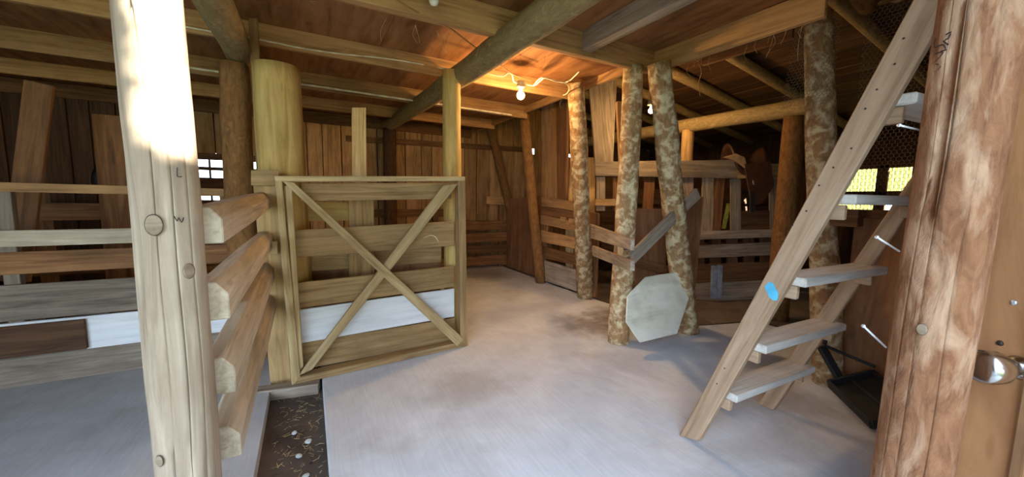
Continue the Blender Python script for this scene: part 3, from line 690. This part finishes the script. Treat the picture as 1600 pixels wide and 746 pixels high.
# nail heads on the stringer
for p in ((1222, 378), (1238, 352), (1260, 330), (1280, 290), (1302, 262), (1330, 232), (1352, 170), (1370, 140), (1120, 600), (1132, 576), (1398, 100), (1412, 60)):
    lathe('nail_head', [(0, .004), (.0015, .0035)], frame(EY, UP, atX(p, SX-.0005)) @ Matrix.Rotation(math.pi, 4, 'X'), 'iron', st, 8)

# ================================================================== BLACK SCOOP BY THE STAIRS
cA, cB = atZ((1297, 607), .06), atZ((1364, 672), .03)
ss = empty('snow_scoop', (cA.x, cA.y, 0), 'black plastic snow scoop lying behind the stairs', 'scoop')
e1 = (cB-cA); back = atZ((1372, 588), .16)-cA; back.x = min(back.x, 3.52-cA.x); nn = e1.cross(back).normalized(); nn = nn if nn.z > 0 else -nn
prism('pan', [cA, cB, cB+back, cA+back], nn*.02, 'black', ss, .004)
for a, b in ((cA, cB), (cB, cB+back), (cA, cA+back), (cA+back, cB+back)):
    board('rim', a+nn*.035, b+nn*.035, .06, .022, nn, 'black', ss)
m0, m1 = cA+back*.5, cB+back*.5
board('rib', m0+nn*.03, m1+nn*.03, .02, .02, nn, 'black', ss)
k0, k1 = atD((1318, 603), 2.72), atD((1283, 541), 2.80)
tag(board('handle_arm', k0, k1, .055, .035, RGT, 'black', ss), None)
tube('handle_rod', [atD((1288, 540), 2.78), atD((1325, 556), 2.72), atD((1368, 574), 2.6)], .011, 'black', ss)
tube('grip', [atD((1288, 538), 2.78), atD((1294, 514), 2.82), atD((1291, 508), 2.84)], .014, 'black', ss)

# ================================================================== DOOR, KNOB AND NAILS
s_ = 1.36
d0, d1 = FWD*1.06+RGT*s_, FWD*.16+RGT*(s_+.0)
dr = empty('door_1', d0, 'brown plywood barn door standing open at the right edge', 'door', None, 'structure')
prism('door_leaf', [d0+V((0, 0, .03)), d1+V((0, 0, .03)), d1+V((0, 0, 2.1)), d0+V((0, 0, 2.1))], RGT*.04, 'door_wood', dr, .003)
kc = atD((1604, 573), 1.0); t_ = (s_-RGT.dot(kc-CAM)); kz = kc.z
kp = FWD*.952+RGT*s_; kp.z = kz
mk = frame(FWD, UP, kp) 
mk = Matrix((FWD, UP, -RGT)).transposed().to_4x4(); mk = mk @ Matrix.Scale(1.3, 4); mk.translation = kp
kn = lathe('door_knob', [(0, .024), (.004, .024), (.007, .018), (.012, .013), (.026, .013), (.032, .024), (.050, .033), (.068, .0345), (.080, .031), (.086, .022), (.087, .012)], mk, 'steel', dr, 28)
lathe('screw', [(0, .006), (.003, .005)], Matrix.Translation(V((0, 0, .17)) + FWD*.03) @ mk, 'nail', dr, 10)
lathe('screw', [(0, .006), (.003, .005)], Matrix.Translation(V((0, 0, .05)) + FWD*.045) @ mk, 'iron', dr, 10)
def nail(a, b, dep, dep2):
    p, q = atD(a, dep), atD(b, dep2); t = (q-p).normalized()
    tube('nail', [p, q], .0026, 'nail', rp, 8, None, 1)
    m = frame(t.cross(UP) if abs(t.z) < .9 else EX, t.cross(t.cross(UP)), q); m = Matrix((t.cross(UP).normalized(), t.cross(t.cross(UP)).normalized(), t)).transposed().to_4x4(); m.translation = q
    lathe('nail_head', [(-.001, .0048), (.002, .0048)], m, 'nail', rp, 10)
nail((1405, 393), (1370, 371), 1.02, .99); nail((1384, 543), (1349, 510), 1.02, .99); nail((1440, 204), (1405, 196), 1.02, .99)
# ink marks on the door post and the foreground post (flush curves on the bark-free wood)
def onpost(c, r):
    def f(p):
        d = ray(*p); o = CAM-V((c.x, c.y, 0)); A = d.x**2+d.y**2; B = 2*(o.x*d.x+o.y*d.y); Cc = o.x**2+o.y**2-r*r
        disc = max(B*B-4*A*Cc, 0); return CAM+d*((-B-math.sqrt(disc))/(2*A))
    return f
fr = onpost(V((RP.x+.055, RP.y-.012, 0)), .0800)
scribble('ink_mark', [[(1478, 54), (1486, 50), (1482, 60), (1474, 64), (1482, 70)], [(1462, 60), (1460, 74), (1466, 72), (1474, 70), (1478, 78), (1470, 80)], [(1452, 92), (1462, 84), (1474, 82), (1462, 96), (1456, 100)], [(1454, 108), (1462, 100), (1470, 104), (1462, 112), (1456, 110)]], fr, .0016, 'ink', rp)
def knot(px, c, r, par, size):
    f = onpost(c, r); p = f(px); n = V((p.x-c.x, p.y-c.y, 0)).normalized(); t = UP.cross(n)
    m = Matrix((t, UP, n)).transposed().to_4x4(); m.translation = p-n*.0015
    k = lathe('knot', [(0, size), (.003, size*.85), (.0045, size*.62), (.003, size*.5), (.005, size*.36), (.0035, size*.22), (.0045, size*.1)], m @ Matrix.Diagonal((.8, 1.15, .5, 1)), 'knot', par, 16)
lc = V((LP.x-.004, LP.y, 0))
knot((240, 352), lc, .0800, fp, .026); knot((296, 424), lc, .0798, fp, .020); knot((248, 722), lc, .0815, fp, .016)
knot((1440, 515), V((RP.x+.02, RP.y-.005, 0)), .0805, rp, .014); knot((1556, 530), V((RP.x+.02, RP.y-.005, 0)), .0865, rp, .012) if False else None
fl = onpost(V((LP.x-.004, LP.y, 0)), .0795)
scribble('ink_mark', [[(277, 262), (277, 276), (284, 276)]], fl, .0012, 'ink', fp)
scribble('ink_mark', [[(272, 338), (277, 346), (279, 340), (284, 348), (287, 340)]], fl, .0012, 'ink', fp)

# ================================================================== BULBS AND WIRES
def bulb(name, top, r, label, watts):
    e = empty(name, top, label, 'light bulb')
    lathe('socket', [(0, .038), (-.02, .042), (-.045, .042), (-.05, .050), (-.062, .052), (-.066, .03)], Matrix.Translation(top), 'porcelain', e, 20)
    prof = [(-.066, .013), (-.085, .016)]+[(-.085-r*.35-r*(1-math.cos(a)), r*math.sin(a)) for a in [.55+k*(math.pi-.6)/10 for k in range(11)]]
    lathe('bulb_glass', prof, Matrix.Translation(top), 'bulb', e, 20)
    l = bpy.data.lights.new('bulb_light', 'POINT'); l.energy = watts; l.color = (1, .62, .26); l.shadow_soft_size = r
    lo = bpy.data.objects.new('bulb_light', l); COL.objects.link(lo); lo.parent = e; lo.location = (0, 0, -.085-r*2.6)
    return e
b1 = atZ((814, 127), 2.62); bulb('bare_bulb', b1, .042, 'glowing bare bulb in a white socket under the loft', 40)
b2 = atZ((1018, 157), 2.74); bulb('bare_bulb', b2, .036, 'smaller glowing bare bulb behind the leaning bark post', 30)
Yw = 3.766
W = [atY(p, Yw) for p in ((270, 38), (345, 52), (415, 64), (470, 75), (530, 84), (590, 90), (640, 97), (690, 107))]
W2 = [atZ(p, z) for p, z in (((735, 108), 2.62), ((760, 114), 2.62), ((785, 119), 2.62), ((793, 114), 2.64), ((800, 117), 2.63), ((803, 128), 2.6), ((812, 130), 2.59))]
tag(tube('electric_cable', W+W2, .007, 'wire'), 'long white electric cable along the joist to the first bulb', 'cable')
W3 = [atZ(p, 2.6) for p in ((820, 131), (834, 134), (845, 126), (852, 122), (868, 127), (884, 130), (890, 138), (886, 146), (880, 149))]
tag(tube('electric_cable', W3, .006, 'wire'), 'white cable looping from the first bulb with its end curling down', 'cable')
W4 = [atZ(p, 2.62) for p in ((834, 133), (842, 124), (850, 121), (862, 124), (880, 129), (890, 126), (897, 120), (905, 112))]
tag(tube('electric_cable', W4, .006, 'wire'), 'white cable running from the first bulb to the leaning lichen post', 'cable')
W5 = [atZ(p, 2.62) for p in ((620, 0), (655, 20), (700, 42), (740, 72), (770, 92), (800, 115), (830, 126))]
tag(tube('baling_twine', W5, .005, 'cord'), 'brown twine strung diagonally under the loft to the first bulb', 'twine')
ins = atZ((678, 3), 2.63)
tag(lathe('wire_insulator', [(.08, .012), (.05, .02), (.03, .028), (0, .03), (-.015, .022), (-.02, .01)], Matrix.Translation(ins), 'porcelain'), 'small pale insulator under the loft joist at the top edge', 'insulator')
Yc = 4.94
tag(board('pale_strip', atY((270, 102), Yc), atY((800, 180), Yc-.2), .02, .02, UP, 'wire'), 'thin pale strip along the joist in front of the rear wall', 'strip')
tag(tube('hanging_wire', [atZ((1090, 94), 2.8), atZ((1096, 112), 2.75), atZ((1092, 130), 2.7), atZ((1094, 150), 2.6)], .004, 'cord'), 'limp wire end hanging from the lean-to rafters', 'wire')
# hay wisps and cobweb strands hanging from the loft edges
bm = bmesh.new()
for k in range(34):
    t = random.random()
    if k < 16: p = V((2.95+.06*t, 2.6-1.3*random.random(), 2.61))
    elif k < 28: p = V((-.2+2.2*t, 2.66, 2.57))
    else: p = V((2.9, 2.7+2*t, 2.69))
    L = random.uniform(.03, .16)*(1 if k % 6 else 1.8); q = p+V((random.uniform(-.05, .05), random.uniform(-.05, .05), -L))
    tube('hay', [p, (p+q)/2+V((random.uniform(-.03, .03), random.uniform(-.03, .03), 0)), q], .0011, 'straw', closed_bm=bm, sides=3, smooth_n=3)
tag(link('hay_wisps', to_mesh('hay_wisps', bm), Matrix(), None, 'straw'), 'wisps of hay dangling from the loft edge', 'hay', None, 'stuff')
# litter on the dirt strip
bm = bmesh.new()
for k in range(260):
    x_, y_ = random.uniform(-.25, .03), random.uniform(1.2, 3.05); a = random.uniform(0, 6.28); L = random.uniform(.01, .05)
    p = V((x_, y_, -.066)); q = p+V((math.cos(a)*L, math.sin(a)*L, random.uniform(0, .006)))
    q.x = min(.035, max(-.26, q.x))
    tube('straw', [p, q], random.uniform(.0007, .0016), 'straw', closed_bm=bm, sides=3, smooth_n=1)
tag(link('straw_litter', to_mesh('straw_litter', bm), Matrix(), None, 'straw'), 'loose straw bits scattered on the dirt strip', 'straw', None, 'stuff')
def pebble(px, r, lab, mat='stone'):
    p = atZ(px, -.06); bm = bmesh.new(); bmesh.ops.create_icosphere(bm, subdivisions=2, radius=r)
    for v in bm.verts: v.co *= 1+.35*noise.noise(v.co*60+V(px+(0,))); v.co.z *= .5; v.co.x *= 1.3
    tag(link('stone', to_mesh('stone', bm, True), Matrix.Translation(p) @ Matrix.Rotation(px[0], 4, 'Z'), None, mat), lab, 'stone')
pebble((460, 677), .016, 'pale greenish stone farthest back on the dirt strip'); pebble((482, 690), .018, 'white angular stone nearest the slab edge on the dirt strip')
pebble((467, 713), .017, 'pale stone left of centre on the dirt strip'); pebble((487, 724), .009, 'small dark stone on the dirt strip', 'iron'); pebble((478, 744), .016, 'pale stone at the bottom edge of the dirt strip')
pebble((437, 592), .035, 'chalky lump at the foot of the fence post')

# ================================================================== ADDED TREE OUTSIDE (unseen behind the viewer, crown shaped to shade the barn front)
def sunuv(p):
    a = SUN.cross(UP).normalized(); b = a.cross(SUN); return p.dot(a), p.dot(b)
TC = V((-.2, 1.6, 1.3))+SUN*11.5
tr = empty('tree', (TC.x, TC.y, -.12), 'unseen broadleaf tree added outside to shade the barn front', 'tree')
log('trunk', (TC.x, TC.y, -.2), (TC.x, TC.y, TC.z), .22, .12, 'bark_dark', tr)
gu, gv = sunuv(V((LP.x, LP.y, 1.50)))
verts = []; faces = []
rr = random.Random(5); cnt = 0
while cnt < 150000:
    q = V((rr.uniform(-1, 1), rr.uniform(-1, 1), rr.uniform(-1, 1)))
    if q.length > 1: continue
    p = TC+V((q.x*7.4, q.y*2.4, q.z*3.5))
    if p.z < 1.0: continue
    u, v_ = sunuv(p); u -= gu; v_ -= gv
    edge = -.04+.09*noise.noise(V((u*14, cnt*.0, 3)))
    if -.125 < u < .075 and edge < v_ < .55: continue          # the gap that lets sun onto the foreground post
    a = V((rr.gauss(0, 1), rr.gauss(0, 1), rr.gauss(0, 1))).normalized(); b = a.orthogonal().normalized(); s = rr.uniform(.05, .10)
    i = len(verts); verts += [p+a*s, p+b*s*.6, p-a*s, p-b*s*.6]; faces.append((i, i+1, i+2, i+3)); cnt += 1
me = bpy.data.meshes.new('foliage'); me.from_pydata([tuple(v-TC) for v in verts], [], faces)
fo = link('foliage', me, Matrix.Translation(TC), tr, 'leaf'); fo['kind'] = 'stuff'
GROUPS = {'log_post': 'round log posts of the barn', 'log_beam': 'log beams of the barn', 'bare_bulb': 'bare bulbs under the roof', 'stone': 'stones on the dirt strip',
          'metal_strip': 'metal strips at the stall fence', 'upright_plank': 'upright planks and studs', 'plywood_panel': 'loose plywood panels', 'electric_cable': 'white cables around the first bulb',
          'chicken_wire': 'chicken wire by the stairs', 'stall_partition': 'plank partitions of the stalls'}
for o in list(COL.objects):
    k = o.name.split('.')[0]
    if o.parent is None and k in GROUPS: o['group'] = GROUPS[k]
